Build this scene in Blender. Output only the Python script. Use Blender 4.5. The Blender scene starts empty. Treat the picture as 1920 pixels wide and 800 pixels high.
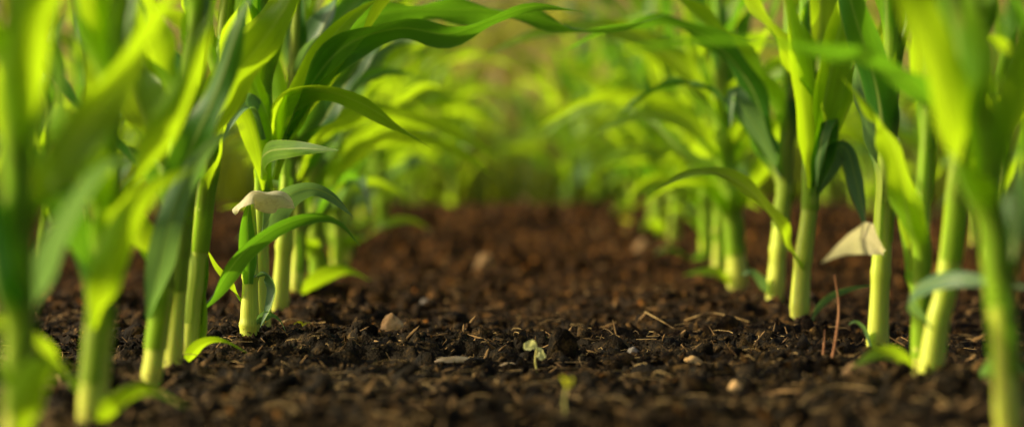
import bpy, math, random
import numpy as np
from mathutils import Vector, noise as mnoise

random.seed(7)
scene = bpy.context.scene
COL = scene.collection

# ------------------------------------------------------------------ helpers
def link(o):
    COL.objects.link(o); return o

_tab = {}
def vnoise(x, y, seed):
    if seed not in _tab:
        _tab[seed] = np.random.RandomState(seed).rand(256, 256) * 2 - 1
    T = _tab[seed]
    x = np.asarray(x, float); y = np.asarray(y, float)
    xi = np.floor(x).astype(int); yi = np.floor(y).astype(int)
    fx = x - xi; fy = y - yi
    fx = fx * fx * (3 - 2 * fx); fy = fy * fy * (3 - 2 * fy)
    a = T[xi & 255, yi & 255]; b = T[(xi + 1) & 255, yi & 255]
    c = T[xi & 255, (yi + 1) & 255]; d = T[(xi + 1) & 255, (yi + 1) & 255]
    return (a * (1 - fx) + b * fx) * (1 - fy) + (c * (1 - fx) + d * fx) * fy

def sstep(a, b, v):
    t = np.clip((v - a) / (b - a), 0, 1)
    return t * t * (3 - 2 * t)

def ground_low(x, y):
    x = np.asarray(x, float); y = np.asarray(y, float)
    z = 0.010 * vnoise(x * 2.1 + 5, y * 1.6 + 3, 11) + 0.007 * vnoise(x * 5.3, y * 4.7 + 9, 12)
    z = z + 0.006 * np.exp(-((np.abs(x) - 0.29) / 0.09) ** 2)
    z = z + 0.078 * sstep(4.0, 6.0, y) * (1 - sstep(6.3, 8.0, y)) + 0.016 * sstep(5, 6, y) * (1 - sstep(6.5, 8, y)) * vnoise(x * 4, y * 2, 17)
    return z * (1 - sstep(20, 40, y))

def ground_z(x, y):
    x = np.asarray(x, float); y = np.asarray(y, float)
    z = ground_low(x, y)
    fade = (1 - sstep(14, 30, y)) * (1 + 0.9 * sstep(2.6, 5.0, y))
    wx = x + 0.016 * vnoise(x * 28, y * 28, 21) + 0.005 * vnoise(x * 110, y * 110, 23)
    wy = y + 0.016 * vnoise(x * 28 + 50, y * 28, 22) + 0.005 * vnoise(x * 110, y * 110, 24)
    big = sstep(-0.1, 0.8, vnoise(wx * 6, wy * 5, 19))
    cl = 1 - np.abs(vnoise(wx * 17, wy * 15, 13))
    z = z + fade * (0.007 + 0.017 * big) * (cl ** 2 - 0.45)
    cl2 = 1 - np.abs(vnoise(wx * 45, wy * 40, 14))
    z = z + fade * 0.0090 * (cl2 ** 2 - 0.5)
    cl3 = 1 - np.abs(vnoise(wx * 105, wy * 95, 15))
    z = z + fade * 0.0046 * (cl3 ** 2 - 0.5)
    z = z + fade * 0.0022 * vnoise(wx * 230, wy * 200, 16)
    return z

def gz(x, y):
    return float(ground_low(x, y))

def mesh_np(name, verts, faces_flat, nper, smooth=True):
    me = bpy.data.meshes.new(name)
    nv = len(verts); nf = len(faces_flat) // nper
    me.vertices.add(nv); me.vertices.foreach_set('co', np.asarray(verts, dtype=np.float32).ravel())
    me.loops.add(nf * nper); me.loops.foreach_set('vertex_index', np.asarray(faces_flat, dtype=np.int32).ravel())
    me.polygons.add(nf)
    me.polygons.foreach_set('loop_start', np.arange(0, nf * nper, nper, dtype=np.int32))
    me.polygons.foreach_set('loop_total', np.full(nf, nper, dtype=np.int32))
    me.polygons.foreach_set('use_smooth', np.full(nf, smooth, dtype=bool))
    me.update(calc_edges=True)
    return me

# ------------------------------------------------------------------ materials
def new_mat(name):
    m = bpy.data.materials.new(name); m.use_nodes = True
    nt = m.node_tree; nt.nodes.clear()
    return m, nt, nt.nodes, nt.links

def ramp(N, stops, interp='LINEAR'):
    r = N.new('ShaderNodeValToRGB'); cr = r.color_ramp; cr.interpolation = interp
    while len(cr.elements) < len(stops): cr.elements.new(0.5)
    for e, (p, c) in zip(cr.elements, stops):
        e.position = p; e.color = (c[0], c[1], c[2], 1)
    return r

def leaf_material(name, c_dark, c_light, c_trans, tmix, rough=0.44, rib=(0.46, 0.55, 0.12), spots=False, sheath=(0.56, 0.70, 0.06)):
    m, nt, N, L = new_mat(name)
    out = N.new('ShaderNodeOutputMaterial')
    uv = N.new('ShaderNodeUVMap'); uv.uv_map = 'UVMap'
    oi = N.new('ShaderNodeObjectInfo')
    sep = N.new('ShaderNodeSeparateXYZ'); L.new(uv.outputs[0], sep.inputs[0])
    mp = N.new('ShaderNodeMapping'); mp.inputs['Scale'].default_value = (46, 1.2, 1); L.new(uv.outputs[0], mp.inputs[0])
    addr = N.new('ShaderNodeVectorMath'); addr.operation = 'ADD'; L.new(mp.outputs[0], addr.inputs[0]); L.new(oi.outputs['Random'], addr.inputs[1])
    vn = N.new('ShaderNodeTexNoise'); vn.inputs['Scale'].default_value = 1.0; vn.inputs['Detail'].default_value = 2; L.new(addr.outputs[0], vn.inputs[0])
    tc = N.new('ShaderNodeTexCoord')
    bn = N.new('ShaderNodeTexNoise'); bn.inputs['Scale'].default_value = 22; bn.inputs['Detail'].default_value = 4; L.new(tc.outputs['Object'], bn.inputs[0])
    mx = N.new('ShaderNodeMath'); mx.operation = 'MULTIPLY_ADD'; L.new(vn.outputs[0], mx.inputs[0]); mx.inputs[1].default_value = 0.7
    L.new(bn.outputs[0], mx.inputs[2])
    ad = N.new('ShaderNodeMath'); ad.operation = 'MULTIPLY_ADD'; L.new(oi.outputs['Random'], ad.inputs[0]); ad.inputs[1].default_value = 0.35; L.new(mx.outputs[0], ad.inputs[2])
    r = ramp(N, [(0.55, c_dark), (0.95, c_light)])
    sub = N.new('ShaderNodeMath'); sub.operation = 'SUBTRACT'; L.new(ad.outputs[0], sub.inputs[0]); sub.inputs[1].default_value = 0.2
    L.new(sub.outputs[0], r.inputs[0])
    d1 = N.new('ShaderNodeMath'); d1.operation = 'SUBTRACT'; L.new(sep.outputs[0], d1.inputs[0]); d1.inputs[1].default_value = 0.5
    d2 = N.new('ShaderNodeMath'); d2.operation = 'ABSOLUTE'; L.new(d1.outputs[0], d2.inputs[0])
    mr = N.new('ShaderNodeMapRange'); mr.inputs[1].default_value = 0.025; mr.inputs[2].default_value = 0.06; mr.inputs[3].default_value = 0.75; mr.inputs[4].default_value = 0; L.new(d2.outputs[0], mr.inputs[0])
    mr2 = N.new('ShaderNodeMapRange'); mr2.inputs[1].default_value = 0.46; mr2.inputs[2].default_value = 0.5; mr2.inputs[3].default_value = 0; mr2.inputs[4].default_value = 0.75; L.new(d2.outputs[0], mr2.inputs[0])
    mm = N.new('ShaderNodeMath'); mm.operation = 'MAXIMUM'; L.new(mr.outputs[0], mm.inputs[0]); L.new(mr2.outputs[0], mm.inputs[1])
    mc = N.new('ShaderNodeMixRGB'); L.new(mm.outputs[0], mc.inputs[0]); L.new(r.outputs[0], mc.inputs[1]); mc.inputs[2].default_value = (*rib, 1)
    at = N.new('ShaderNodeAttribute'); at.attribute_name = 'sheath'
    vs = ramp(N, [(0.3, tuple(c * .6 for c in sheath)), (0.7, sheath)]); L.new(vn.outputs[0], vs.inputs[0])
    ms0 = N.new('ShaderNodeMixRGB'); L.new(at.outputs['Fac'], ms0.inputs[0]); L.new(mc.outputs[0], ms0.inputs[1]); L.new(vs.outputs[0], ms0.inputs[2])
    col = ms0
    if spots:
        mc2 = N.new('ShaderNodeMixRGB'); mc2.blend_type = 'MULTIPLY'; mc2.inputs[0].default_value = 0.4
        sn = N.new('ShaderNodeTexNoise'); sn.inputs['Scale'].default_value = 200; sn.inputs['Detail'].default_value = 3; L.new(tc.outputs['Object'], sn.inputs[0])
        sr = ramp(N, [(0.34, (0.35, 0.24, 0.12)), (0.50, (1, 1, 1))]); L.new(sn.outputs[0], sr.inputs[0])
        L.new(mc.outputs[0], mc2.inputs[1]); L.new(sr.outputs[0], mc2.inputs[2]); col = mc2
    p = N.new('ShaderNodeBsdfPrincipled'); L.new(col.outputs[0], p.inputs['Base Color'])
    p.inputs['Roughness'].default_value = rough
    p.inputs['Specular IOR Level'].default_value = 0.38
    bp = N.new('ShaderNodeBump'); bp.inputs['Strength'].default_value = 0.35; bp.inputs['Distance'].default_value = 0.0008
    L.new(vn.outputs[0], bp.inputs['Height']); L.new(bp.outputs[0], p.inputs['Normal'])
    t = N.new('ShaderNodeBsdfTranslucent')
    tm = N.new('ShaderNodeMixRGB'); tm.blend_type = 'MULTIPLY'; tm.inputs[0].default_value = 0.45
    tr = ramp(N, [(0.3, (0.55, 0.6, 0.5)), (0.7, (1, 1, 1))]); L.new(vn.outputs[0], tr.inputs[0])
    tm.inputs[1].default_value = (*c_trans, 1); L.new(tr.outputs[0], tm.inputs[2]); L.new(tm.outputs[0], t.inputs[0])
    ms = N.new('ShaderNodeMixShader'); ms.inputs[0].default_value = tmix
    L.new(p.outputs[0], ms.inputs[1]); L.new(t.outputs[0], ms.inputs[2]); L.new(ms.outputs[0], out.inputs[0])
    return m

M_LEAF = leaf_material('corn_leaf_green', (0.060, 0.19, 0.006), (0.23, 0.44, 0.012), (0.68, 0.99, 0.015), 0.58)
M_LEAFD = leaf_material('corn_leaf_deep_green', (0.018, 0.090, 0.012), (0.065, 0.20, 0.018), (0.26, 0.62, 0.016), 0.44)
M_BLUE = leaf_material('corn_leaf_bluish', (0.06, 0.16, 0.065), (0.17, 0.30, 0.14), (0.30, 0.54, 0.10), 0.4, rough=0.40)
M_DRY = leaf_material('corn_leaf_dried', (0.76, 0.68, 0.38), (0.90, 0.84, 0.55), (0.95, 0.84, 0.42), 0.42, rough=0.65, rib=(0.7, 0.62, 0.32), spots=True)

def stalk_material():
    m, nt, N, L = new_mat('corn_stalk_pale_green')
    out = N.new('ShaderNodeOutputMaterial')
    tc = N.new('ShaderNodeTexCoord'); sep = N.new('ShaderNodeSeparateXYZ'); L.new(tc.outputs['Object'], sep.inputs[0])
    r = ramp(N, [(0.0, (0.45, 0.36, 0.10)), (0.03, (0.86, 0.84, 0.14)), (0.25, (0.70, 0.78, 0.08)), (0.6, (0.42, 0.62, 0.03)), (1.0, (0.24, 0.44, 0.02))])
    mz = N.new('ShaderNodeMath'); mz.operation = 'MULTIPLY'; mz.inputs[1].default_value = 3.0; L.new(sep.outputs[2], mz.inputs[0])
    L.new(mz.outputs[0], r.inputs[0])
    uv = N.new('ShaderNodeUVMap'); uv.uv_map = 'UVMap'
    mp = N.new('ShaderNodeMapping'); mp.inputs['Scale'].default_value = (60, 1.5, 1); L.new(uv.outputs[0], mp.inputs[0])
    vn = N.new('ShaderNodeTexNoise'); vn.inputs['Scale'].default_value = 1; vn.inputs['Detail'].default_value = 3; L.new(mp.outputs[0], vn.inputs[0])
    vr = ramp(N, [(0.3, (0.6, 0.74, 0.5)), (0.65, (1, 1, 1))]); L.new(vn.outputs[0], vr.inputs[0])
    mc = N.new('ShaderNodeMixRGB'); mc.blend_type = 'MULTIPLY'; mc.inputs[0].default_value = 0.8
    L.new(r.outputs[0], mc.inputs[1]); L.new(vr.outputs[0], mc.inputs[2])
    sn = N.new('ShaderNodeTexNoise'); sn.inputs['Scale'].default_value = 300; sn.inputs['Detail'].default_value = 3; L.new(tc.outputs['Object'], sn.inputs[0])
    sm = N.new('ShaderNodeMath'); sm.operation = 'MULTIPLY_ADD'; L.new(sep.outputs[2], sm.inputs[0]); sm.inputs[1].default_value = 9.0; L.new(sn.outputs[0], sm.inputs[2])
    sr = ramp(N, [(0.50, (0.10, 0.06, 0.03)), (0.56, (1, 1, 1))]); L.new(sm.outputs[0], sr.inputs[0])
    mc3 = N.new('ShaderNodeMixRGB'); mc3.blend_type = 'MULTIPLY'; mc3.inputs[0].default_value = 0.75
    L.new(mc.outputs[0], mc3.inputs[1]); L.new(sr.outputs[0], mc3.inputs[2])
    p = N.new('ShaderNodeBsdfPrincipled'); L.new(mc3.outputs[0], p.inputs['Base Color'])
    p.inputs['Roughness'].default_value = 0.42
    p.inputs['Specular IOR Level'].default_value = 0.38
    p.inputs['Subsurface Weight'].default_value = 0.5
    p.inputs['Subsurface Radius'].default_value = (0.8, 1.0, 0.15)
    p.inputs['Subsurface Scale'].default_value = 0.010
    bp = N.new('ShaderNodeBump'); bp.inputs['Strength'].default_value = 0.4; bp.inputs['Distance'].default_value = 0.0006
    L.new(vn.outputs[0], bp.inputs['Height']); L.new(bp.outputs[0], p.inputs['Normal'])
    L.new(p.outputs[0], out.inputs[0])
    return m
M_STALK = stalk_material()

def soil_material(name, attr=False):
    m, nt, N, L = new_mat(name)
    out = N.new('ShaderNodeOutputMaterial')
    tc = N.new('ShaderNodeTexCoord')
    n1 = N.new('ShaderNodeTexNoise'); n1.inputs['Scale'].default_value = 55; n1.inputs['Detail'].default_value = 6; n1.inputs['Roughness'].default_value = 0.7
    L.new(tc.outputs['Object'], n1.inputs[0])
    r1 = ramp(N, [(0.35, (0.0048, 0.0031, 0.0013)), (0.52, (0.018, 0.0108, 0.0036)), (0.63, (0.090, 0.051, 0.015)), (0.75, (0.38, 0.215, 0.065))])
    L.new(n1.outputs[0], r1.inputs[0])
    sep = N.new('ShaderNodeSeparateXYZ'); L.new(tc.outputs['Object'], sep.inputs[0])
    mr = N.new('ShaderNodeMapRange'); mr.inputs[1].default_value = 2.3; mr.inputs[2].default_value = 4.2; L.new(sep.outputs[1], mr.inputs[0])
    br = N.new('ShaderNodeMixRGB'); br.blend_type = 'MULTIPLY'; L.new(mr.outputs[0], br.inputs[0]); L.new(r1.outputs[0], br.inputs[1]); br.inputs[2].default_value = (3.0, 2.05, 1.0, 1)  # far soil multiplied brighter and redder: warm sunlight painted into its colour
    last = br
    if attr:
        at = N.new('ShaderNodeAttribute'); at.attribute_name = 'tone'
        ra = ramp(N, [(0.0, (0.4, 0.4, 0.4)), (0.65, (0.9, 0.86, 0.76)), (0.90, (2.0, 1.6, 1.05)), (1.0, (5.5, 4.1, 2.2))])
        L.new(at.outputs['Fac'], ra.inputs[0])
        mc = N.new('ShaderNodeMixRGB'); mc.blend_type = 'MULTIPLY'; mc.inputs[0].default_value = 1
        L.new(br.outputs[0], mc.inputs[1]); L.new(ra.outputs[0], mc.inputs[2]); last = mc
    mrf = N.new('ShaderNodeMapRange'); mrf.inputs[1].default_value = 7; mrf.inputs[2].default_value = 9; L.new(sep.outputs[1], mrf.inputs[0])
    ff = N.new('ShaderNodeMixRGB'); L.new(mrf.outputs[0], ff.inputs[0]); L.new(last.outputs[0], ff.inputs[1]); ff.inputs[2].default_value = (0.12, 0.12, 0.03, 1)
    p = N.new('ShaderNodeBsdfPrincipled'); L.new(ff.outputs[0], p.inputs['Base Color'])
    p.inputs['Roughness'].default_value = 0.78; p.inputs['Specular IOR Level'].default_value = 0.12
    n2 = N.new('ShaderNodeTexNoise'); n2.inputs['Scale'].default_value = 420; n2.inputs['Detail'].default_value = 4; L.new(tc.outputs['Object'], n2.inputs[0])
    bp = N.new('ShaderNodeBump'); bp.inputs['Strength'].default_value = 1.0; bp.inputs['Distance'].default_value = 0.003
    L.new(n2.outputs[0], bp.inputs['Height']); L.new(bp.outputs[0], p.inputs['Normal'])
    L.new(p.outputs[0], out.inputs[0])
    return m
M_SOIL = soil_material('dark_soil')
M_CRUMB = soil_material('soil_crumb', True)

def simple_mat(name, c1, c2, scale=80, rough=0.8, bump=0.4, trans=None, tm=.4):
    m, nt, N, L = new_mat(name)
    out = N.new('ShaderNodeOutputMaterial'); tc = N.new('ShaderNodeTexCoord')
    n1 = N.new('ShaderNodeTexNoise'); n1.inputs['Scale'].default_value = scale; n1.inputs['Detail'].default_value = 5
    L.new(tc.outputs['Object'], n1.inputs[0])
    r = ramp(N, [(0.35, c1), (0.65, c2)]); L.new(n1.outputs[0], r.inputs[0])
    p = N.new('ShaderNodeBsdfPrincipled'); L.new(r.outputs[0], p.inputs['Base Color']); p.inputs['Roughness'].default_value = rough
    p.inputs['Specular IOR Level'].default_value = 0.25
    bp = N.new('ShaderNodeBump'); bp.inputs['Strength'].default_value = bump; bp.inputs['Distance'].default_value = 0.001
    L.new(n1.outputs[0], bp.inputs['Height']); L.new(bp.outputs[0], p.inputs['Normal'])
    if trans:
        t = N.new('ShaderNodeBsdfTranslucent'); t.inputs[0].default_value = (*trans, 1)
        ms = N.new('ShaderNodeMixShader'); ms.inputs[0].default_value = tm
        L.new(p.outputs[0], ms.inputs[1]); L.new(t.outputs[0], ms.inputs[2]); L.new(ms.outputs[0], out.inputs[0])
    else:
        L.new(p.outputs[0], out.inputs[0])
    return m
M_WOOD = simple_mat('wood_chip', (0.06, 0.032, 0.011), (0.40, 0.23, 0.085), 60)
M_STONE = simple_mat('tan_stone', (0.54, 0.31, 0.11), (0.78, 0.50, 0.24), 110)
M_STONEG = simple_mat('grey_stone', (0.16, 0.13, 0.11), (0.33, 0.28, 0.24), 110)
M_CLOD = simple_mat('brown_clod', (0.16, 0.09, 0.035), (0.36, 0.21, 0.09), 110)
M_PALECHIP = simple_mat('pale_chip', (0.50, 0.34, 0.17), (0.78, 0.58, 0.34), 160, bump=.8)
M_FIBRE = simple_mat('dry_fibre', (0.30, 0.18, 0.06), (0.66, 0.45, 0.19), 40)
M_TWIG = simple_mat('reddish_twig', (0.30, 0.12, 0.05), (0.55, 0.26, 0.12), 60)
M_SPROUT = simple_mat('sprout_leaf', (0.82, 0.80, 0.34), (0.93, 0.90, 0.48), 200, 0.5, 0.1, (1.0, 0.96, 0.35), .4)
M_SPROUTY = simple_mat('sprout_leaf_yellow', (0.72, 0.74, 0.03), (0.88, 0.86, 0.05), 200, 0.5, 0.1, (1, 1, 0.02), .45)
M_STEMP = simple_mat('sprout_stem', (0.60, 0.54, 0.14), (0.76, 0.68, 0.22), 200, 0.5, 0.1)
M_WEED = simple_mat('weed_green', (0.03, 0.06, 0.004), (0.13, 0.17, 0.010), 2.2, 0.6, 0.1, (0.32, 0.38, 0.01))
M_SHRUB = simple_mat('shrub_leaf', (0.045, 0.10, 0.008), (0.32, 0.30, 0.025), 1.6, 0.6, 0.1, (0.58, 0.60, 0.03), .5)
M_HILL = simple_mat('dry_hillside', (0.12, 0.12, 0.02), (0.36, 0.23, 0.07), 0.09, 0.9, 0.1)

# ------------------------------------------------------------------ ground
def axis_x():
    xs = [0.0]; s = 0.0030
    while xs[-1] < 0.95: xs.append(xs[-1] + s)
    while xs[-1] < 400:
        s *= 1.06; xs.append(xs[-1] + s)
    xs = np.array(xs); return np.concatenate([-xs[:0:-1], xs])
def axis_y():
    ys = list(np.linspace(-6, 0.9, 30))
    while ys[-1] < 1.35: ys.append(ys[-1] + 0.008)
    while ys[-1] < 3.2: ys.append(ys[-1] + 0.0034)
    s = 0.0034
    while ys[-1] < 9: s *= 1.008; ys.append(ys[-1] + s)
    while ys[-1] < 600: s *= 1.12; ys.append(ys[-1] + s)
    return np.array(ys)
X = axis_x(); Y = axis_y()
GX, GY = np.meshgrid(X, Y)
GZ = ground_z(GX, GY)
nx, ny = len(X), len(Y)
V = np.stack([GX.ravel(), GY.ravel(), GZ.ravel()], 1)
idx = np.arange(nx * ny).reshape(ny, nx)
F = np.stack([idx[:-1, :-1], idx[:-1, 1:], idx[1:, 1:], idx[1:, :-1]], -1).reshape(-1)
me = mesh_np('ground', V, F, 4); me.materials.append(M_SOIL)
g = link(bpy.data.objects.new('ground', me)); g['kind'] = 'structure'; g['label'] = 'dark crumbly garden soil between rows of young corn'
g['category'] = 'ground'

hx = np.linspace(-260, 260, 90); hy = np.linspace(70, 330, 40)
HX, HY = np.meshgrid(hx, hy)
HZ = -0.4 + sstep(75, 240, HY) * (19.5 + 3.0 * vnoise(HX * 0.02, HY * 0.02, 31)) + 0.8 * vnoise(HX * 0.09, HY * 0.09, 32) * sstep(75, 110, HY)
hi = np.arange(HX.size).reshape(HX.shape)
F = np.stack([hi[:-1, :-1], hi[:-1, 1:], hi[1:, 1:], hi[1:, :-1]], -1).reshape(-1)
me = mesh_np('hill', np.stack([HX.ravel(), HY.ravel(), HZ.ravel()], 1), F, 4); me.materials.append(M_HILL)
h = link(bpy.data.objects.new('hill', me)); h['kind'] = 'structure'; h['label'] = 'dry tan hillside beyond the corn'; h['category'] = 'hill'

# ------------------------------------------------------------------ crumbs
PHI = (1 + 5 ** 0.5) / 2
ICO_V = np.array([(-1, PHI, 0), (1, PHI, 0), (-1, -PHI, 0), (1, -PHI, 0), (0, -1, PHI), (0, 1, PHI), (0, -1, -PHI), (0, 1, -PHI), (PHI, 0, -1), (PHI, 0, 1), (-PHI, 0, -1), (-PHI, 0, 1)]) / math.sqrt(1 + PHI * PHI)
ICO_F = np.array([(0, 11, 5), (0, 5, 1), (0, 1, 7), (0, 7, 10), (0, 10, 11), (1, 5, 9), (5, 11, 4), (11, 10, 2), (10, 7, 6), (7, 1, 8), (3, 9, 4), (3, 4, 2), (3, 2, 6), (3, 6, 8), (3, 8, 9), (4, 9, 5), (2, 4, 11), (6, 2, 10), (8, 6, 7), (9, 8, 1)])

def rot_mats(rs, n, flat=1.0):
    a = rs.rand(n) * 2 * np.pi; b = (rs.rand(n) - 0.5) * np.pi * flat; c = (rs.rand(n) - 0.5) * np.pi * flat
    ca, sa, cb, sb, cc, sc = np.cos(a), np.sin(a), np.cos(b), np.sin(b), np.cos(c), np.sin(c)
    Z = np.zeros(n); O = np.ones(n)
    Rz = np.stack([ca, -sa, Z, sa, ca, Z, Z, Z, O], 1).reshape(n, 3, 3)
    Rx = np.stack([O, Z, Z, Z, cb, -sb, Z, sb, cb], 1).reshape(n, 3, 3)
    Ry = np.stack([cc, Z, sc, Z, O, Z, -sc, Z, cc], 1).reshape(n, 3, 3)
    return Rz @ Rx @ Ry

def scatter_bits(name, n, d0, d1, smin, smax, aspect, flat, mat, seed, power=2.2, lift=0.25, jit=0.28, xm=0.12, smooth=False, clump=0.0):
    rs = np.random.RandomState(seed)
    u = rs.rand(n)
    d = 1 / (1 / d0 + u * (1 / d1 - 1 / d0))
    half = d * 0.215 + xm
    x = (rs.rand(n) * 2 - 1) * half
    s = smin + (smax - smin) * rs.rand(n) ** power
    s = s * np.clip(d / 2.4, 0.9, 3)**0.6
    if clump > 0:
        s = s * (1 - clump + clump * 1.8 * sstep(-.4, .6, vnoise(x * 9, d * 8, 77)))
    asp = np.array(aspect)[None, :] * (0.6 + 0.8 * rs.rand(n, 3))
    Vv = ICO_V[None] * (1 + jit * (rs.rand(n, 12, 1) * 2 - 1)) + 0.2 * (rs.rand(n, 12, 3) - 0.5)
    Vv = Vv * asp[:, None, :] * s[:, None, None]
    R = rot_mats(rs, n, flat)
    Vv = np.einsum('nij,nkj->nki', R, Vv)
    z = ground_z(x, d) + s * lift
    Vv[:, :, 0] += x[:, None]; Vv[:, :, 1] += d[:, None]; Vv[:, :, 2] += z[:, None]
    Fv = (ICO_F[None] + (np.arange(n) * 12)[:, None, None]).reshape(-1)
    me = mesh_np(name, Vv.reshape(-1, 3), Fv, 3, smooth=smooth)
    at = me.attributes.new('tone', 'FLOAT', 'POINT')
    at.data.foreach_set('value', np.repeat(rs.rand(n), 12).astype(np.float32))
    me.materials.append(mat)
    o = link(bpy.data.objects.new(name, me)); o['kind'] = 'stuff'
    return o
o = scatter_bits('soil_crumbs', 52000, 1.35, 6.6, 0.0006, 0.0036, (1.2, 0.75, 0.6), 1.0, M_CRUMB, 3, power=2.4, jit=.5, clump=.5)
o['label'] = 'loose dark soil crumbs covering the ground'; o['category'] = 'soil'
o = scatter_bits('soil_clods', 1800, 1.6, 6.6, 0.005, 0.014, (1.1, 0.9, 0.7), 1.0, M_SOIL, 4, power=2.4, lift=-0.1, jit=.4, smooth=True)
o['label'] = 'small lumps of brown soil on the ground'; o['category'] = 'soil'
o = scatter_bits('wood_mulch', 9500, 1.4, 6.6, 0.0012, 0.0095, (1.6, 0.16, 0.10), 0.75, M_WOOD, 5, power=2.8, lift=0.25, jit=0.2)
o['label'] = 'scattered brown wood slivers mixed in the soil'; o['category'] = 'mulch'

def strands(name, n, seed, mat, d0=1.45, d1=6):
    rs = np.random.RandomState(seed); VV = []; FF = []; off = 0
    for i in range(n):
        d = 1 / (1 / d0 + rs.rand() * (1 / d1 - 1 / d0)); x = (rs.rand() * 2 - 1) * (d * 0.215 + 0.1)
        Ln = 0.006 + 0.04 * rs.rand() ** 2.4; r = 0.00020 + 0.00032 * rs.rand()
        a = rs.rand() * 6.283; cur = (rs.rand() - 0.5) * 2.4; K = 7
        z0 = float(ground_z(x, d)) + 0.002; lift = rs.rand() ** 2 * 0.8
        px, py, pz = x, d, z0
        for k in range(K):
            rr = r * (1 - 0.5 * k / K)
            for j in range(4):
                an = j * math.pi / 2
                VV.append((px - math.sin(a) * math.cos(an) * rr, py + math.cos(a) * math.cos(an) * rr, pz + math.sin(an) * rr))
            a += cur / K + (rs.rand() - 0.5) * 0.5
            px += math.cos(a) * Ln / K; py += math.sin(a) * Ln / K
            pz = max(float(ground_low(px, py)) + 0.001, pz + lift * Ln / K * (1 - k / 3.0) + (rs.rand() - 0.5) * 0.0012)
        for k in range(K - 1):
            for j in range(4):
                b = off + k * 4; FF += [b + j, b + (j + 1) % 4, b + 4 + (j + 1) % 4, b + 4 + j]
        off += K * 4
    me = mesh_np(name, VV, FF, 4); me.materials.append(mat)
    o = link(bpy.data.objects.new(name, me)); o['kind'] = 'stuff'; return o
o = strands('dry_root_fibres', 2300, 8, M_FIBRE); o['label'] = 'thin dry root fibres lying on the soil'; o['category'] = 'roots'

# ------------------------------------------------------------------ corn geometry
def catmull(pts, n):
    pts = [Vector(p) for p in pts]
    P = [pts[0] * 2 - pts[1]] + pts + [pts[-1] * 2 - pts[-2]]
    seg = len(pts) - 1; out = []
    lens = [(pts[i + 1] - pts[i]).length for i in range(seg)]; tot = sum(lens)
    for k in range(n + 1):
        s = tot * k / n; i = 0
        while i < seg - 1 and s > lens[i]: s -= lens[i]; i += 1
        t = min(1, s / lens[i]); p0, p1, p2, p3 = P[i], P[i + 1], P[i + 2], P[i + 3]
        out.append(0.5 * ((2 * p1) + (-p0 + p2) * t + (2 * p0 - 5 * p1 + 4 * p2 - p3) * t * t + (-p0 + 3 * p1 - 3 * p2 + p3) * t ** 3))
    return out

def leaf_mesh(path, W, side0, seed, sheath=0.0, r_sheath=0.01, fold=0.35, twist=0.0, ruffle=0.12, mat=None, nseg=38, nu=10, tipcurl=0.0, roll0=0.0, blunt=1.8, base=.45):
    rnd = random.Random(seed)
    pts = catmull(path, nseg)
    ph = rnd.random() * 6; fr = rnd.uniform(5, 9); verts = []; uvs = []; shv = []
    side = Vector(side0).normalized()
    tot = sum((pts[i + 1] - pts[i]).length for i in range(nseg))
    for i, p in enumerate(pts):
        a = pts[max(0, i - 1)]; b = pts[min(nseg, i + 1)]
        T = (b - a).normalized()
        side = (side - T * side.dot(T)).normalized()
        t = i / nseg
        tb = max(0.0, (t - sheath) / (1 - sheath))
        if sheath > 0:
            wb = r_sheath * 2.5
            w_in = wb + (W - wb) * float(sstep(0.0, 0.30, tb)) if t > sheath else wb
        else:
            w_in = W * (base + (1 - base) * float(sstep(0, 0.3, tb)))
        taper = 1.0 if tb < 0.3 else max(0.0, 1 - ((tb - 0.3) / 0.7) ** blunt)
        w = max(w_in * taper, 0.0004)
        A0 = 2.5 if sheath > 0 else 1.3
        A = A0 if t <= sheath else A0 + (fold - A0) * float(sstep(0, 0.22, tb))
        A = A + tipcurl * float(sstep(0.6, 1.0, tb)); A = max(A, 0.05)
        rl = roll0 * float(sstep(0, .3, tb)) + twist * float(sstep(0.15, 1.0, tb))
        Nn = side.cross(T).normalized()
        S2 = side * math.cos(rl) + Nn * math.sin(rl); N2 = Nn * math.cos(rl) - side * math.sin(rl)
        R = w / A
        for j in range(nu + 1):
            u = -1 + 2 * j / nu
            rf = ruffle * w * abs(u) ** 1.6 * math.sin(fr * 6.28 * tb * tot / 0.35 * 0.5 + ph + (2.1 if u > 0 else 0)) * float(sstep(0.03, 0.2, tb))
            keel = -0.06 * w * math.exp(-(u / 0.12) ** 2) * float(sstep(0, .1, tb))
            q = p + S2 * (math.sin(u * A) * R) + N2 * ((1 - math.cos(u * A)) * R + rf + keel)
            verts.append(q); uvs.append(((u + 1) / 2, t * tot / 0.1)); shv.append((1 - float(sstep(0.0, 0.12, tb))) if sheath > 0 else 0.0)
    faces = []
    m = nu + 1
    for i in range(nseg):
        for j in range(nu):
            faces += [i * m + j, i * m + j + 1, (i + 1) * m + j + 1, (i + 1) * m + j]
    me = mesh_np('leaf', [tuple(v) for v in verts], faces, 4)
    uvl = me.uv_layers.new(name='UVMap')
    arr = np.array(uvs, dtype=np.float32)[np.array(faces)]
    uvl.data.foreach_set('uv', arr.ravel())
    at = me.attributes.new('sheath', 'FLOAT', 'POINT'); at.data.foreach_set('value', np.array(shv, dtype=np.float32))
    me.materials.append(mat or M_LEAF)
    return me

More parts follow.
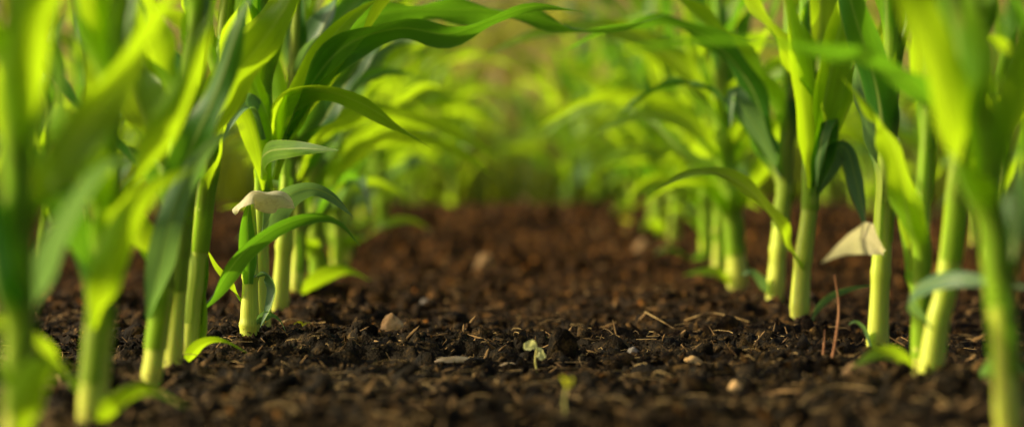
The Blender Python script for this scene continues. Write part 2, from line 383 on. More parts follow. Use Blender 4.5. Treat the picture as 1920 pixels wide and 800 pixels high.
def stalk_mesh(path, r0, r1, nodes, seed):
    n = 60; pts = catmull(path, n); ns = 20; verts = []; uvs = []
    tot = sum((pts[i + 1] - pts[i]).length for i in range(n)); s = 0
    for i, p in enumerate(pts):
        if i: s += (pts[i] - pts[i - 1]).length
        t = i / n; r = r0 + (r1 - r0) * t ** 1.1
        if s < 0.02: r *= 1 + 0.10 * (1 - s / 0.02)
        for h in nodes:
            r += r0 * 0.15 * math.exp(-((s - h) / 0.0035) ** 2)
            if s > h: r -= 0.0001
            r += r0 * 0.06 * math.exp(-((s - h - 0.012) / 0.012) ** 2)
        if i == n: r *= .05
        T = (pts[min(n, i + 1)] - pts[max(0, i - 1)]).normalized()
        S = T.cross(Vector((0, 1, 0))).normalized(); B = S.cross(T)
        for j in range(ns):
            a = j / ns * 2 * math.pi
            rr = r * (1 + 0.06 * math.cos(2 * a + seed))
            verts.append(tuple(p + S * math.cos(a) * rr + B * math.sin(a) * rr)); uvs.append((j / ns, s / 0.1))
    faces = []
    for i in range(n):
        for j in range(ns):
            faces += [i * ns + j, i * ns + (j + 1) % ns, (i + 1) * ns + (j + 1) % ns, (i + 1) * ns + j]
    me = mesh_np('stalk', verts, faces, 4)
    uvl = me.uv_layers.new(name='UVMap'); arr = np.array(uvs, dtype=np.float32)[np.array(faces)]
    uvl.data.foreach_set('uv', arr.ravel()); me.materials.append(M_STALK)
    return me

def spath(path, s):
    pts = catmull(path, 60); acc = 0
    for i in range(60):
        l = (pts[i + 1] - pts[i]).length
        if acc + l >= s: return pts[i].lerp(pts[i + 1], (s - acc) / l)
        acc += l
    return pts[-1]

GROUP = 'young corn plants standing in rows'
def make_plant(x, y, path=None, r0=0.0105, seed=0, leaves=None, custom=(), label=None, scale=1.0, az=None, lean=(0, 0), upright=1.0, wide=1.0, inward=True, deep=.34, spread=.8):
    rnd = random.Random(seed)
    e = link(bpy.data.objects.new('corn_plant', None)); e.empty_display_size = 0.05
    e.location = (x, y, gz(x, y) - 0.006); e.scale = (scale,) * 3
    if path is None:
        lx, ly = lean
        lx += rnd.uniform(-.02, .02); ly += rnd.uniform(-.02, .02)
        path = [(0, 0, -0.01), (lx * .2 + rnd.uniform(-.003, .003), ly * .2, .10), (lx * .5 + rnd.uniform(-.006, .006), ly * .5, .24), (lx, ly, .43)]
    r1 = r0 * 0.5
    nodes = [0.03 + rnd.uniform(-.005, .01), 0.085 + rnd.uniform(-.01, .01), 0.15 + rnd.uniform(-.01, .01), 0.22, 0.29]
    st = link(bpy.data.objects.new('stalk', stalk_mesh(path, r0, r1, nodes, seed))); st.parent = e
    if az is None: az = rnd.uniform(-0.7, 0.7) + (0 if rnd.random() < .5 else math.pi)
    if leaves is None: leaves = DEFAULT
    for k, (h, Ln, W, th0, th1, prob) in enumerate(leaves):
        if rnd.random() > prob: continue
        h = h + rnd.uniform(-0.012, 0.012); Ln = Ln * rnd.uniform(.75, 1.15); W = W * rnd.uniform(.8, 1.2) * wide
        phi = az + (math.pi if k % 2 else 0) + rnd.uniform(-spread, spread)
        out = Vector((math.cos(phi), math.sin(phi), 0)); sd = Vector((-math.sin(phi), math.cos(phi), 0))
        up_ = upright
        if not inward and out.x * (-1 if x > 0 else 1) > 0.1: up_ = min(upright, .38); Ln *= .8
        base = spath(path, h)
        rs_ = (r0 + (r1 - r0) * min(1, h / .48)) * 1.12 + 0.0004 * (8 - k) * .3
        shl = min(0.050, h - 0.012)
        pb = spath(path, h - shl)
        P = [pb + out * rs_, pb.lerp(base, .5) + out * rs_, base + out * rs_]
        t0 = math.radians(th0 * (.5 + .5 * up_) + rnd.uniform(-6, 10) * up_); t1 = math.radians((th1 + rnd.uniform(-30, 35)) * up_); pw = rnd.uniform(.9, 2.4)
        cur = P[-1].copy(); M = 8; swerve = rnd.uniform(-1.1, 1.1); wob = rnd.uniform(0, 6)
        for q in range(1, M + 1):
            tt = (q - .5) / M; th = t0 + (t1 - t0) * tt ** pw + .20 * math.sin(tt * 7 + wob)
            o2 = (out + sd * swerve * tt).normalized()
            cur = cur + (o2 * math.sin(th) + Vector((0, 0, 1)) * math.cos(th)) * (Ln / M); P.append(cur.copy())
        mat = M_LEAF
        rv = rnd.random()
        if rv < deep: mat = M_LEAFD
        elif rv < deep + .12 and Ln < .3: mat = M_BLUE
        me = leaf_mesh(P, W, sd * -1, seed * 31 + k, sheath=shl / (shl + Ln), r_sheath=rs_, fold=rnd.uniform(.25, 1.1), twist=rnd.uniform(-2.4, 2.4), roll0=rnd.uniform(-.8, .8), ruffle=rnd.uniform(.15, .45), mat=mat, tipcurl=rnd.uniform(0, 1.1))
        lf = link(bpy.data.objects.new('leaf', me)); lf.parent = e
    for k, c in enumerate(custom):
        c = dict(c); pts = c.pop('points'); W = c.pop('W'); sd = c.pop('side', None); lab = c.pop('label', None)
        if sd is None:
            d = Vector(pts[-1]) - Vector(pts[0]); d.z = 0
            if d.length < 1e-4: d = Vector((1, 0, 0))
            d.normalize(); sd = Vector((d.y, -d.x, 0))
        me = leaf_mesh(pts, W, sd, seed * 57 + k, **c)
        lf = link(bpy.data.objects.new('leaf', me)); lf.parent = e
        if lab: lf['label'] = lab
    e['label'] = label or 'young green corn plant with arching leaves growing in soil'
    e['category'] = 'corn plant'; e['group'] = GROUP
    return e

# (height of collar, length, half width, start angle, end angle, probability)
DEFAULT = [
    (0.035, 0.08, 0.0080, 45, 130, .6),
    (0.070, 0.14, 0.0105, 36, 125, .75),
    (0.105, 0.20, 0.0135, 32, 122, 1),
    (0.135, 0.25, 0.0150, 28, 115, 1),
    (0.165, 0.30, 0.0165, 26, 105, 1),
    (0.200, 0.34, 0.0178, 22, 95, 1),
    (0.235, 0.36, 0.0188, 18, 80, 1),
    (0.270, 0.34, 0.0188, 14, 60, 1),
    (0.305, 0.28, 0.0170, 8, 40, .8),
    (0.345, 0.20, 0.0140, 5, 25, .8),
]
UP = DEFAULT[3:]; MID = DEFAULT[2:]; TOP = DEFAULT[4:]; HIGH = DEFAULT[5:]
LOWX = [(0.100, 0.20, 0.0120, 26, 80, 1)]

# --- hero plants -----------------------------------------------------------
make_plant(-.245, 2.25, path=[(0, 0, -.01), (.001, 0, .05), (.002, .002, .10), (.001, .004, .138)], r0=.0090, seed=101, leaves=[],
    label='short corn stalk with whitish dried leaf over its top', custom=[
    dict(points=[(.001, -.010, .062), (.001, -.0105, .09), (.000, -.0105, .12), (.002, -.010, .142)], W=.013, mat=M_LEAFD, fold=1.5, side=(1, 0, 0), ruffle=.1),
    dict(points=[(-.014, -.012, .130), (-.006, -.018, .137), (.006, -.022, .147), (.020, -.022, .144), (.034, -.018, .142), (.044, -.014, .132)], W=.0125, mat=M_DRY, fold=.9, side=(.1, .5, 1), ruffle=.95, blunt=3.2, label='whitish dried folded leaf tip'),
    dict(points=[(.006, -.008, .070), (.016, -.014, .073), (.025, -.016, .060), (.022, -.016, .042), (.012, -.014, .022)], W=.0105, mat=M_BLUE, side=(.4, 1, 0), fold=.9, roll0=.9),
    dict(points=[(-.008, 0, .045), (-.018, -.004, .062), (-.030, -.008, .078), (-.038, -.01, .095)], W=.007, mat=M_LEAF, roll0=.7),
    dict(points=[(.006, 0, .10), (.03, .01, .138), (.055, .0, .150), (.078, -.004, .143), (.098, -.006, .124)], W=.0135, mat=M_BLUE, tipcurl=.8, roll0=.9, side=(.2, 1, 0), ruffle=.3),
    dict(points=[(.006, 0, .02), (.018, -.01, .034), (.03, -.016, .030), (.036, -.016, .018)], W=.006, mat=M_BLUE, side=(.2, 1, 0), roll0=.7, ruffle=.3),
])
make_plant(-.256, 2.48, seed=102, az=.2, leaves=HIGH, lean=(.012, .02), r0=.0090, upright=.7, custom=[
    dict(points=[(.004, 0, .19), (.02, -.005, .235), (.055, -.01, .250), (.10, -.012, .238), (.14, -.014, .214), (.176, -.016, .190)], W=.0145, mat=M_LEAF, fold=.5, roll0=1.1, twist=-.4, ruffle=.35, side=(.0, 1, .0)),
    dict(points=[(.0, -.01, .16), (.01, -.07, .185), (.045, -.13, .190), (.09, -.17, .188)], W=.012, mat=M_LEAF, roll0=.8, side=(-.5, 1, 0)),
    dict(points=[(.0, -.01, .20), (-.012, -.02, .235), (-.035, -.03, .215), (-.055, -.035, .165)], W=.015, mat=M_BLUE, fold=1.2, ruffle=.25, roll0=.8),
    dict(points=[(.01, .0, .18), (.045, .0, .248), (.085, .0, .296), (.14, 0, .314), (.19, -.005, .308), (.235, -.01, .322), (.28, -.015, .336), (.33, -.02, .330)], W=.0180, mat=M_LEAFD, fold=.4, twist=-.5, roll0=1.0, ruffle=.38, side=(0, 1, 0)),
    dict(points=[(.005, .0, .15), (-.006, -.01, .21), (-.02, -.01, .25), (-.028, -.01, .31), (-.01, -.01, .38)], W=.018, mat=M_LEAF, fold=.7, side=(1, .2, 0), ruffle=.2),
    dict(points=[(.01, .0, .16), (.025, .0, .22), (.05, .0, .275), (.085, 0, .32), (.12, -.005, .345)], W=.018, mat=M_LEAF, fold=.6, twist=.6, roll0=.5, ruffle=.2, side=(.3, 1, 0)),
])
make_plant(-.262, 2.70, seed=120, az=.2, leaves=HIGH, lean=(.03, 0), r0=.0095, upright=.8, custom=[
    dict(points=[(.01, 0, .20), (.04, -.02, .27), (.10, -.04, .334), (.2, -.05, .344), (.28, -.05, .338), (.34, -.05, .322), (.40, -.05, .330), (.45, -.05, .346)], W=.021, mat=M_LEAFD, twist=-.5, roll0=1.0, side=(0, 1, 0), ruffle=.35),
])
make_plant(-.286, 2.12, seed=103, az=2.9, leaves=[DEFAULT[2]] + TOP, r0=.0088, lean=(.03, 0), upright=.75, inward=False, deep=.25,
    label='young corn plant with one low leaf arching over the soil', custom=[
    dict(points=[(.006, .0, .05), (.022, .01, .064), (.045, .015, .098), (.075, .015, .122), (.108, .012, .134), (.134, .008, .130), (.153, .004, .108)], W=.0105, mat=M_LEAFD, fold=.7, roll0=.9, tipcurl=.6, side=(.1, 1, 0)),
    dict(points=[(.008, 0, .01), (.014, 0, .045), (.013, 0, .075), (.008, 0, .09)], W=.008, mat=M_LEAF, fold=1.4, side=(0, 1, 0)),
    dict(points=[(.0, -.02, .0), (.014, -.03, .022), (.034, -.035, .028), (.058, -.04, .018)], W=.007, mat=M_LEAF, roll0=.6),
])
make_plant(.319, 2.69, path=[(0, 0, -.01), (.004, 0, .07), (.014, .0, .16), (.012, .004, .24), (.004, .008, .44)], r0=.0112, seed=104, leaves=HIGH, az=.5, upright=.6,
    label='sturdy young corn plant with slender leaf arching over the path', custom=[
    dict(points=[(.002, -.008, .070), (-.012, -.03, .092), (-.028, -.05, .120), (-.058, -.06, .156), (-.094, -.06, .176), (-.132, -.06, .174), (-.168, -.055, .154)], W=.0120, mat=M_LEAF, fold=.5, roll0=.7, side=(0, 1, 0), twist=.2, ruffle=.3),
    dict(points=[(.012, -.008, .0), (.016, -.012, .022), (.032, -.014, .040), (.058, -.016, .050), (.084, -.018, .053)], W=.007, mat=M_BLUE, fold=.6, side=(0, 1, 0), roll0=.8),
    dict(points=[(.016, -.01, .20), (.028, -.014, .26), (.04, -.014, .32), (.055, -.01, .38), (.07, -.01, .46)], W=.024, mat=M_LEAF, fold=.7, roll0=.3, side=(.7, .6, 0)),
    dict(points=[(.012, -.01, .16), (.006, -.016, .23), (-.004, -.02, .30), (-.02, -.02, .40)], W=.020, mat=M_LEAF, fold=.9, side=(.8, .4, 0)),
    dict(points=[(.014, -.008, .15), (.025, -.016, .205), (.03, -.02, .235), (.022, -.028, .215), (.016, -.03, .16)], W=.014, mat=M_LEAFD, fold=.7, side=(1, .3, 0), ruffle=.3),
    dict(points=[(.014, 0, .14), (.03, -.004, .19), (.05, -.006, .205), (.062, -.008, .17), (.075, -.008, .11)], W=.016, mat=M_BLUE, fold=.6, side=(.2, 1, 0), roll0=.9, ruffle=.3),
])
make_plant(.319, 2.95, path=[(0, 0, -.01), (.006, 0, .07), (.016, .0, .20), (.02, .0, .44)], r0=.0108, seed=105, az=2.8, leaves=TOP, custom=[
    dict(points=[(-.006, -.006, .015), (-.018, -.01, .035), (-.03, -.012, .045), (-.04, -.012, .04)], W=.008, mat=M_BLUE, side=(.2, 1, 0), roll0=.8),
    dict(points=[(.01, 0, .15), (-.01, -.01, .20), (-.04, -.02, .245), (-.05, -.02, .26), (-.055, -.025, .22)], W=.017, mat=M_BLUE, side=(.2, 1, 0), ruffle=.3, fold=.8, roll0=.9),
    dict(points=[(.0, 0, .19), (-.03, -.02, .27), (-.08, -.03, .325), (-.14, -.03, .345), (-.21, -.03, .332), (-.27, -.03, .305)], W=.018, mat=M_LEAFD, side=(0, 1, 0), fold=.5, roll0=-.9, twist=.6, ruffle=.3),
])
make_plant(.320, 3.42, path=[(0, 0, -.01), (-.006, 0, .09), (-.02, .0, .22), (-.03, .0, .44)], r0=.0140, seed=106, az=2.9, leaves=MID, custom=[
    dict(points=[(-.01, -.01, .01), (-.03, -.012, .028), (-.055, -.014, .03), (-.08, -.016, .026)], W=.009, mat=M_LEAF, side=(.1, 1, 0), roll0=.7),
    dict(points=[(-.02, -.01, .17), (-.05, -.012, .225), (-.10, -.014, .25), (-.16, -.016, .245), (-.21, -.016, .222)], W=.014, mat=M_LEAF, side=(.1, 1, 0), roll0=.9, ruffle=.3),
    dict(points=[(-.02, -.01, .22), (-.06, -.012, .30), (-.14, -.014, .36), (-.22, -.016, .375), (-.30, -.016, .36), (-.37, -.016, .33)], W=.017, mat=M_LEAF, side=(.1, 1, 0), roll0=.9, ruffle=.3),
])
make_plant(.311, 2.06, path=[(0, 0, -.01), (.003, 0, .07), (.008, .0, .16), (.02, .0, .44)], r0=.0085, seed=107, az=.9, leaves=TOP, upright=.6, inward=False, deep=.25,
    label='young corn plant with a pale dried leaf beside its stalk', custom=[
    dict(points=[(.004, -.010, .094), (-.016, -.06, .107), (-.034, -.13, .110), (-.054, -.19, .106), (-.074, -.21, .094)], W=.0135, mat=M_DRY, fold=.4, side=(.2, .5, 1), roll0=.0, blunt=3.0, base=.3, ruffle=.15, label='pale dried leaf'),
    dict(points=[(-.006, -.006, .012), (-.012, -.01, .028), (-.02, -.012, .036), (-.026, -.012, .034)], W=.006, mat=M_BLUE, side=(.2, 1, 0), fold=1.1),
])
make_plant(.307, 1.79, path=[(0, 0, -.01), (.008, 0, .05), (.020, .0, .12), (.05, .0, .44)], r0=.0092, seed=108, az=.4, leaves=TOP, upright=.6, inward=False, deep=.25, custom=[
    dict(points=[(-.006, -.01, .0), (-.02, -.02, .026), (-.04, -.03, .032), (-.06, -.03, .022)], W=.009, mat=M_LEAF, roll0=.7),
    dict(points=[(.03, -.05, .0), (.035, -.06, .026), (.05, -.06, .030), (.07, -.06, .014)], W=.009, mat=M_BLUE, side=(.2, 1, .3), roll0=.7),
    dict(points=[(.0, -.01, .05), (-.02, -.05, .075), (.0, -.1, .09), (.05, -.14, .085)], W=.009, mat=M_BLUE, side=(0, 1, .3), roll0=.7),
    dict(points=[(.02, .0, .18), (-.03, -.14, .220), (-.10, -.26, .238), (-.17, -.31, .243), (-.23, -.32, .239), (-.28, -.32, .227)], W=.0110, mat=M_LEAFD, side=(0, 1, 0), fold=.5, roll0=-.9, ruffle=.3),
])
make_plant(.322, 1.90, seed=121, az=1.4, r0=.0070, leaves=DEFAULT[1:3] + HIGH, lean=(.02, 0), upright=.6, inward=False, deep=.3)
make_plant(.300, 1.45, seed=109, az=.3, r0=.0085, leaves=LOWX + UP, lean=(-.03, 0), upright=.55, inward=False, deep=.2)
make_plant(.296, 1.16, seed=110, az=.5, r0=.0090, leaves=UP, upright=.5, inward=False, deep=.2, wide=.8)
make_plant(-.278, 1.84, seed=111, az=3.0, r0=.0080, leaves=LOWX + UP, lean=(.05, 0), upright=.6, inward=False, deep=.2, spread=1.2, custom=[
    dict(points=[(.004, -.006, .06), (.014, -.03, .10), (.030, -.05, .15), (.055, -.06, .19), (.082, -.07, .205)], W=.011, mat=M_BLUE, roll0=.8, ruffle=.3)])
make_plant(-.283, 2.00, seed=112, az=2.6, r0=.0080, leaves=UP, lean=(.04, 0), upright=.6, inward=False, deep=.2, spread=1.2)
make_plant(-.276, 1.57, seed=113, az=3.3, r0=.0088, leaves=LOWX + UP, lean=(.06, 0), upright=.5, inward=False, deep=.15, spread=1.3, custom=[
    dict(points=[(.006, -.01, .0), (.022, -.02, .024), (.044, -.03, .032), (.070, -.04, .022)], W=.0075, mat=M_LEAF, roll0=.7),
    dict(points=[(-.006, -.01, .03), (-.022, -.04, .06), (-.045, -.06, .075), (-.075, -.08, .062)], W=.011, mat=M_LEAF, roll0=.8),
    dict(points=[(.006, -.01, .07), (.022, -.04, .115), (.045, -.06, .155), (.08, -.07, .175)], W=.011, mat=M_LEAF, roll0=.8, ruffle=.3)])
make_plant(-.281, 1.37, seed=114, az=2.9, r0=.0078, leaves=LOWX + UP, lean=(.02, 0), upright=.5, inward=False, deep=.15, spread=1.2, custom=[
    dict(points=[(.004, -.01, .02), (.016, -.04, .055), (.034, -.06, .066), (.055, -.07, .050)], W=.010, mat=M_LEAF, roll0=.8),
    dict(points=[(-.004, -.01, .05), (-.016, -.04, .09), (-.034, -.06, .10), (-.055, -.07, .085)], W=.011, mat=M_LEAF, roll0=.8),
    dict(points=[(.004, .01, .08), (.020, .02, .13), (.042, .03, .17), (.066, .03, .18)], W=.012, mat=M_BLUE, roll0=.8)])
make_plant(-.296, 1.10, seed=115, az=2.7, r0=.0090, leaves=UP, upright=.45, inward=False, deep=.0, wide=.8)
make_plant(-.280, 3.13, seed=116, az=.2, r0=.0100, leaves=MID, custom=[
    dict(points=[(.006, -.01, .0), (.03, -.02, .03), (.065, -.03, .042), (.10, -.04, .030)], W=.014, mat=M_LEAF, roll0=.7),
    dict(points=[(.006, -.01, .16), (.04, -.02, .22), (.10, -.03, .245), (.17, -.04, .235), (.235, -.04, .20)], W=.015, mat=M_LEAF, roll0=.9, ruffle=.3)])
make_plant(-.262, 3.28, seed=117, az=2.9, r0=.0110, leaves=DEFAULT[1:], custom=[
    dict(points=[(.006, -.01, .13), (.05, -.01, .19), (.11, .0, .215), (.18, .0, .20), (.24, .0, .16)], W=.013, mat=M_LEAF, roll0=.9, ruffle=.3)])

ARCH = [dict(points=[(.008, 0, .14), (.05, .01, .215), (.12, .02, .25), (.20, .03, .235), (.27, .03, .19)], W=.015, mat=M_LEAF, roll0=.9, ruffle=.3),
        dict(points=[(-.008, 0, .18), (-.05, -.01, .255), (-.13, -.02, .29), (-.21, -.02, .28), (-.28, -.02, .24)], W=.016, mat=M_LEAF, roll0=-.8, ruffle=.3)]
protos = [make_plant(-.285, 3.62, seed=201, deep=.25, custom=ARCH), make_plant(.318, 3.72, seed=202, deep=.25, custom=ARCH), make_plant(-.28, 3.9, seed=203, deep=.25), make_plant(.325, 4.05, seed=204, deep=.25, custom=ARCH[:1]), make_plant(-.288, 4.22, seed=205, deep=.25)]
rr = random.Random(55)
def copy_plant(src, x, y, rot, sc):
    e = src.copy(); COL.objects.link(e)
    e.location = (x, y, gz(x, y) - .006); e.rotation_euler = (rr.uniform(-.07, .07), rr.uniform(-.07, .07), rot); e.scale = (sc,) * 3
    for k in ('label', 'category', 'group'): e[k] = src[k]
    for ch in src.children:
        c = ch.copy(); c.parent = e; COL.objects.link(c)
y = 4.35
while y < 6.5:
    for sx in (-1, 1):
        x = (-.31 if sx < 0 else .33) + rr.uniform(-.07, .07)
        copy_plant(rr.choice(protos), x, y + rr.uniform(-.08, .08) + (.1 if sx > 0 else 0), rr.choice([0, math.pi]) + rr.uniform(-.9, .9), rr.uniform(.7, 1.2))
    y += rr.uniform(.16, .28)
for sx, step in ((-1, .5), (1, .34)):
    y = 3.7
    while y < 6.6:
        x = sx * .88 + rr.uniform(-.05, .05)
        if abs(x) < y * .22 + .2:
            copy_plant(rr.choice(protos), x, y + rr.uniform(-.08, .08), rr.uniform(0, 6.28), rr.uniform(.85, 1.1))
        y += rr.uniform(step * .8, step * 1.2)
for i in range(34):
    x = rr.uniform(-2.1, 2.1)
    yy = rr.uniform(7.0, 9.2)
    if abs(x + .03) < .24: continue
    copy_plant(rr.choice(protos), x, yy, rr.uniform(0, 6.28), rr.uniform(.8, 1.15))
for x, yy, s in ((-.26, 8.3, 1.3), (.22, 8.0, 1.3), (-.10, 9.0, 1.1), (.07, 9.3, 1.05), (.35, 7.7, 1.35), (-.38, 7.6, 1.35), (-.18, 7.3, 1.0), (.17, 7.2, 1.05)):
    copy_plant(rr.choice(protos), x, yy, rr.uniform(0, 6.28), s)

# ------------------------------------------------------------------ weeds and shrubs at the end of the bed
def weeds():
    rs = random.Random(9); VV = []; FF = []; off = 0
    for i in range(14000):
        x = rs.uniform(-4.5, 4.5); yy = rs.uniform(7.8, 10.6)
        H = rs.uniform(.2, .60) * (.75 + .35 * (yy - 7.8) / 2.8) * (1.0 + .35 * mnoise.noise(Vector((x * 1.8, yy, 0))))
        a = rs.uniform(0, 6.28); ln = rs.uniform(.05, .6) * H; w = rs.uniform(.003, .012)
        cx, sy = math.cos(a), math.sin(a); z0 = gz(x, yy) - .01
        for k in range(5):
            t = k / 4; ww = w * (1 - t * .9) + .0004
            px = x + cx * ln * t * t; py = yy + sy * ln * t * t; pz = z0 + H * (t - .25 * t * t * (ln / H))
            VV.append((px - sy * ww, py + cx * ww, pz)); VV.append((px + sy * ww, py - cx * ww, pz))
        for k in range(4):
            b = off + k * 2; FF += [b, b + 1, b + 3, b + 2]
        off += 10
    me = mesh_np('weeds', VV, FF, 4); me.materials.append(M_WEED)
    o = link(bpy.data.objects.new('weeds', me)); o['kind'] = 'stuff'; o['label'] = 'belt of dark green weeds and grass behind the bed'; o['category'] = 'weeds'
weeds()
def shrubs():
    rs = random.Random(19); VV = []; FF = []; off = 0; n = 0
    while n < 13000:
        x = rs.uniform(-4.5, 4.5); yy = rs.uniform(11.0, 13.0)
        top = 1.22 + .30 * mnoise.noise(Vector((x * 1.1, 3.3, 0))) + .30 * mnoise.noise(Vector((x * 4, yy * 2, 5))) - .24 * math.exp(-((x + .05) / .26) ** 2)
        z = rs.uniform(.0, 1) ** .75 * top
        if mnoise.noise(Vector((x * 3.5, yy * 2, z * 4))) < -.08: continue
        s = rs.uniform(.018, .06); a = rs.uniform(0, 6.28); b = rs.uniform(-1.2, 1.2)
        T = Vector((math.cos(a) * math.cos(b), math.sin(a) * math.cos(b), math.sin(b))); S = T.cross(Vector((rs.random() - .5, rs.random() - .5, rs.random() + .2))).normalized()
        p = Vector((x, yy, z))
        for q in (p - T * s, p + S * s * .45, p + T * s, p - S * s * .45): VV.append(tuple(q))
        FF += [off, off + 1, off + 2, off + 3]; off += 4; n += 1
    me = mesh_np('shrubs', VV, FF, 4); me.materials.append(M_SHRUB)
    o = link(bpy.data.objects.new('shrubs', me)); o['kind'] = 'stuff'; o['label'] = 'golden green leafy shrubs beyond the weeds'; o['category'] = 'shrubs'
shrubs()

# ------------------------------------------------------------------ stones, chips, twigs
def rock(name, x, y, size, mat, label, cat, seed, dz=0.3, rot=0, sub=3):
    import bmesh
    bm = bmesh.new(); bmesh.ops.create_icosphere(bm, subdivisions=sub, radius=1)
    for v in bm.verts:
        q = v.co.copy(); n = mnoise.noise(q * 1.3 + Vector((seed, 0, 0))) * .40 + mnoise.noise(q * 3.3 + Vector((0, seed, 0))) * .22
        q = q * (1 + n)
        for ax in (Vector((.7, .3, .6)), Vector((-.6, -.5, .6)), Vector((.1, -.9, .3)), Vector((-.8, .2, .2))):
            ax = ax.normalized(); dd = q.dot(ax)
            if dd > .72: q -= ax * (dd - .72) * .85
        v.co = Vector((q.x * size[0], q.y * size[1], q.z * size[2]))
    me = bpy.data.meshes.new(name); bm.to_mesh(me); bm.free(); me.materials.append(mat)
    o = link(bpy.data.objects.new(name, me)); z = float(ground_z(x, y))
    o.location = (x, y, max(z, gz(x, y)) + size[2] * dz); o.rotation_euler = (seed * .1 % .3, 0, rot)
    o['label'] = label; o['category'] = cat
    return o
rock('stone', -.124, 2.48, (.0125, .010, .0110), M_STONE, 'small tan angular stone lying on dark soil', 'stone', 1, .7)
rock('stone', -.109, 3.05, (.009, .008, .008), M_STONEG, 'small grey pebble lying on dark soil', 'stone', 2, .6)
rock('wood_chip', -.050, 2.14, (.022, .006, .0036), M_PALECHIP, 'flat pale wood chip lying on the soil', 'wood chip', 3, 1.2, .05)
rock('wood_chip', -.001, 2.13, (.013, .004, .0026), M_PALECHIP, 'thin brown wood chip lying on the soil', 'wood chip', 4, 1.2, -.25)
rock('soil_clod', -.043, 4.0, (.021, .018, .020), M_CLOD, 'brown soil lump lying on the ground', 'soil lump', 5, .5)
rock('stone', .355, 2.95, (.014, .012, .017), M_STONE, 'rounded orange-tan stone beside a corn stalk', 'stone', 6, .4)
rock('stone', .155, 2.08, (.009, .006, .004), M_STONE, 'small tan stone chip on dark soil', 'stone', 7, .7, .3)
rock('stone', .172, 1.86, (.007, .006, .005), M_STONE, 'small brown pebble on dark soil', 'stone', 8, .7)
rock('stone', .262, 1.84, (.011, .008, .005), M_CLOD, 'flat reddish stone on dark soil', 'stone', 9, .7)
rock('stone', .108, 2.16, (.006, .005, .004), M_STONEG, 'tiny grey pebble on dark soil', 'stone', 10, .7)
rock('soil_clod', .250, 4.6, (.022, .02, .02), M_CLOD, 'pale brown soil lump near the corn row', 'soil lump', 11, .3)
rock('soil_clod', .045, 2.18, (.016, .012, .018), M_SOIL, 'dark soil lump beside a tiny seedling', 'soil lump', 12, .5)

def tube(name, pts, r0, r1, mat, n=24, sides=7):
    P = catmull(pts, n); VV = []; FF = []
    for i, p in enumerate(P):
        T = (P[min(n, i + 1)] - P[max(0, i - 1)]).normalized(); S = T.cross(Vector((.13, .98, .1))).normalized(); B = S.cross(T)
        r = r0 + (r1 - r0) * i / n
        for j in range(sides):
            a = j / sides * 6.2832; VV.append(tuple(p + S * math.cos(a) * r + B * math.sin(a) * r))
    for i in range(n):
        for j in range(sides): FF += [i * sides + j, i * sides + (j + 1) % sides, (i + 1) * sides + (j + 1) % sides, (i + 1) * sides + j]
    me = mesh_np(name, VV, FF, 4); me.materials.append(mat)
    return link(bpy.data.objects.new(name, me))
z = gz(.27, 2.05)
o = tube('dry_twig', [(.268, 2.03, z - .004), (.273, 2.035, z + .02), (.276, 2.04, z + .045), (.273, 2.045, z + .072)], .0014, .0006, M_TWIG); o['label'] = 'thin reddish dry twig standing in the soil'; o['category'] = 'twig'
o = tube('dry_twig', [(.262, 2.04, z), (.266, 2.06, z + .012), (.268, 2.07, z + .024)], .001, .0005, M_TWIG); o['label'] = 'short reddish twig stuck in the soil'; o['category'] = 'twig'
def lying(ptsxy, zs, r, lab):
    pts = [(a, b, float(ground_low(a, b)) + .003 + c) for (a, b), c in zip(ptsxy, zs)]
    o = tube('dry_root', pts, r, r * .5, M_FIBRE); o['label'] = lab; o['category'] = 'root'
lying([(.14, 2.55), (.152, 2.52), (.160, 2.48), (.165, 2.44)], (.016, .01, .006, .004), .0006, 'thin tan dry root lying on soil')
lying([(.186, 2.6), (.20, 2.58), (.215, 2.6), (.235, 2.58), (.25, 2.55)], (.004, .010, .012, .008, .004), .0008, 'curved tan dry root lying on soil')
lying([(-.24, 2.5), (-.225, 2.48), (-.205, 2.48), (-.19, 2.46)], (.004, .009, .006, .007), .0009, 'curved tan dry root lying on soil')
lying([(.20, 1.68), (.215, 1.72), (.235, 1.74), (.26, 1.73)], (.004, .008, .009, .004), .0009, 'curved tan dry root lying on soil')

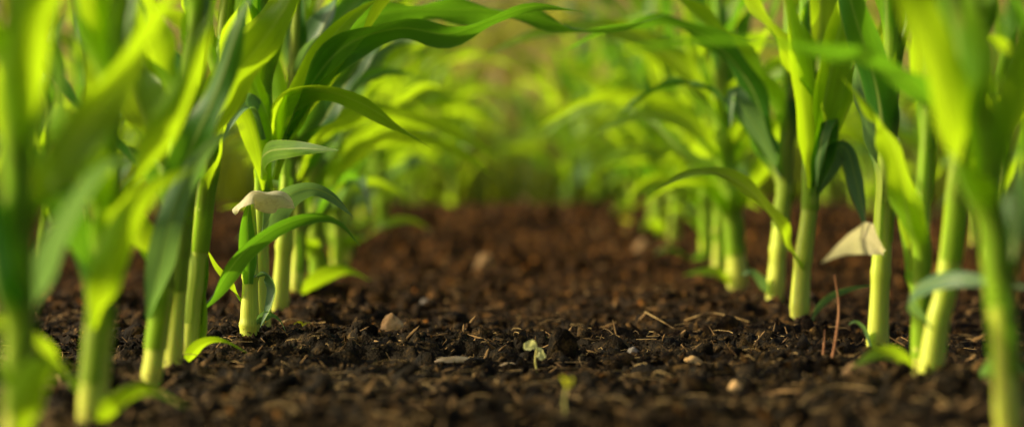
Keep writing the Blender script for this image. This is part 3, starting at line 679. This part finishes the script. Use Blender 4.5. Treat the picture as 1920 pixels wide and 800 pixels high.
# ------------------------------------------------------------------ seedlings
def seedling(x, y, H, ls, mat, lab, angs=(25, 60), droop=.6, wf=.45, stem_r=.0009, face=.15):
    e = link(bpy.data.objects.new('seedling', None)); e.location = (x, y, max(gz(x, y), float(ground_z(x, y))) - .001); e.empty_display_size = .01
    e['label'] = lab; e['category'] = 'seedling'
    st = tube('stem', [(.002, 0, -.004), (-.001, 0, H * .5), (.0005, 0, H)], stem_r, stem_r * .8, M_STEMP); st.parent = e
    for k, s in enumerate((-1, 1)):
        th = math.radians(angs[k]); pts = [Vector((0, 0, H))]; cur = pts[0].copy()
        for q in range(4):
            a = th + droop * q * .8
            cur = cur + Vector((s * math.sin(a), -.25, math.cos(a))) * ls / 4; pts.append(cur.copy())
        VV = []; FF = []; n = 14; m = 8; P = catmull(pts, n)
        for i in range(n + 1):
            t = i / n; w = max(.0002, ls * wf * math.sin(math.pi * (t * .92 + .06)) ** .75 if t < 1 else .0002)
            T = (P[min(n, i + 1)] - P[max(0, i - 1)]).normalized(); S = Vector((.5 * s, face, 1.0)); S = (S - T * S.dot(T)).normalized(); Nn = S.cross(T)
            for j in range(m + 1):
                u = -1 + 2 * j / m; VV.append(tuple(P[i] + S * u * w * (1 + .15 * math.sin(9 * t + k)) + Nn * (abs(u) ** 1.3 * w * .7 + .2 * w * math.sin(11 * t + 3 * u))))
        for i in range(n):
            for j in range(m):
                b = i * (m + 1) + j; FF += [b, b + 1, b + m + 2, b + m + 1]
        me = mesh_np('leaf', VV, FF, 4); me.materials.append(mat)
        l = link(bpy.data.objects.new('leaf', me)); l.parent = e
seedling(.021, 2.08, .021, .0115, M_SPROUT, 'tiny pale cream-yellow curled seedling emerging from soil', (60, 125), droop=.45, wf=.42, face=.5)
seedling(.037, 1.66, .024, .008, M_SPROUTY, 'tiny yellow-green sprout on a thin stem', (12, 24), stem_r=.0009, wf=.30, droop=.25)
seedling(.237, 5.0, .025, .014, M_SPROUTY, 'tiny yellow-green sprout in brown soil', (30, 40))
seedling(-.215, 2.48, .006, .010, M_SPROUTY, 'low green seedling flat on the soil', (70, 70))

# ------------------------------------------------------------------ light, sky, camera
w = bpy.data.worlds.new('World'); scene.world = w; w.use_nodes = True
nt = w.node_tree; bg = nt.nodes['Background']
sky = nt.nodes.new('ShaderNodeTexSky'); sky.sky_type = 'NISHITA'; sky.sun_disc = False
S = Vector((-0.84, 0.04, 0.44)).normalized()
el = math.asin(S.z); azs = math.atan2(S.x, S.y)
sky.sun_elevation = el; sky.sun_rotation = azs
sky.air_density = 1.0; sky.dust_density = 8.0
nt.links.new(sky.outputs[0], bg.inputs[0]); bg.inputs[1].default_value = 0.11
sd = bpy.data.lights.new('sun', 'SUN'); sd.energy = 5.0; sd.angle = math.radians(0.5); sd.color = (1.0, 0.90, 0.56)
so = link(bpy.data.objects.new('sun', sd)); so.rotation_euler = (-S).to_track_quat('-Z', 'Y').to_euler()

cd = bpy.data.cameras.new('camera'); cam = link(bpy.data.objects.new('camera', cd)); scene.camera = cam
cd.lens = 85; cd.sensor_width = 36; cd.clip_start = .02; cd.clip_end = 2000
cam.location = (0, 0, .166); cam.rotation_euler = (math.radians(90 - 0.885), 0, 0)
cd.dof.use_dof = True; cd.dof.focus_distance = 2.28; cd.dof.aperture_fstop = 3.3; cd.dof.aperture_blades = 0
scene.view_settings.view_transform = 'Standard'; scene.view_settings.look = 'None'; scene.view_settings.exposure = 0
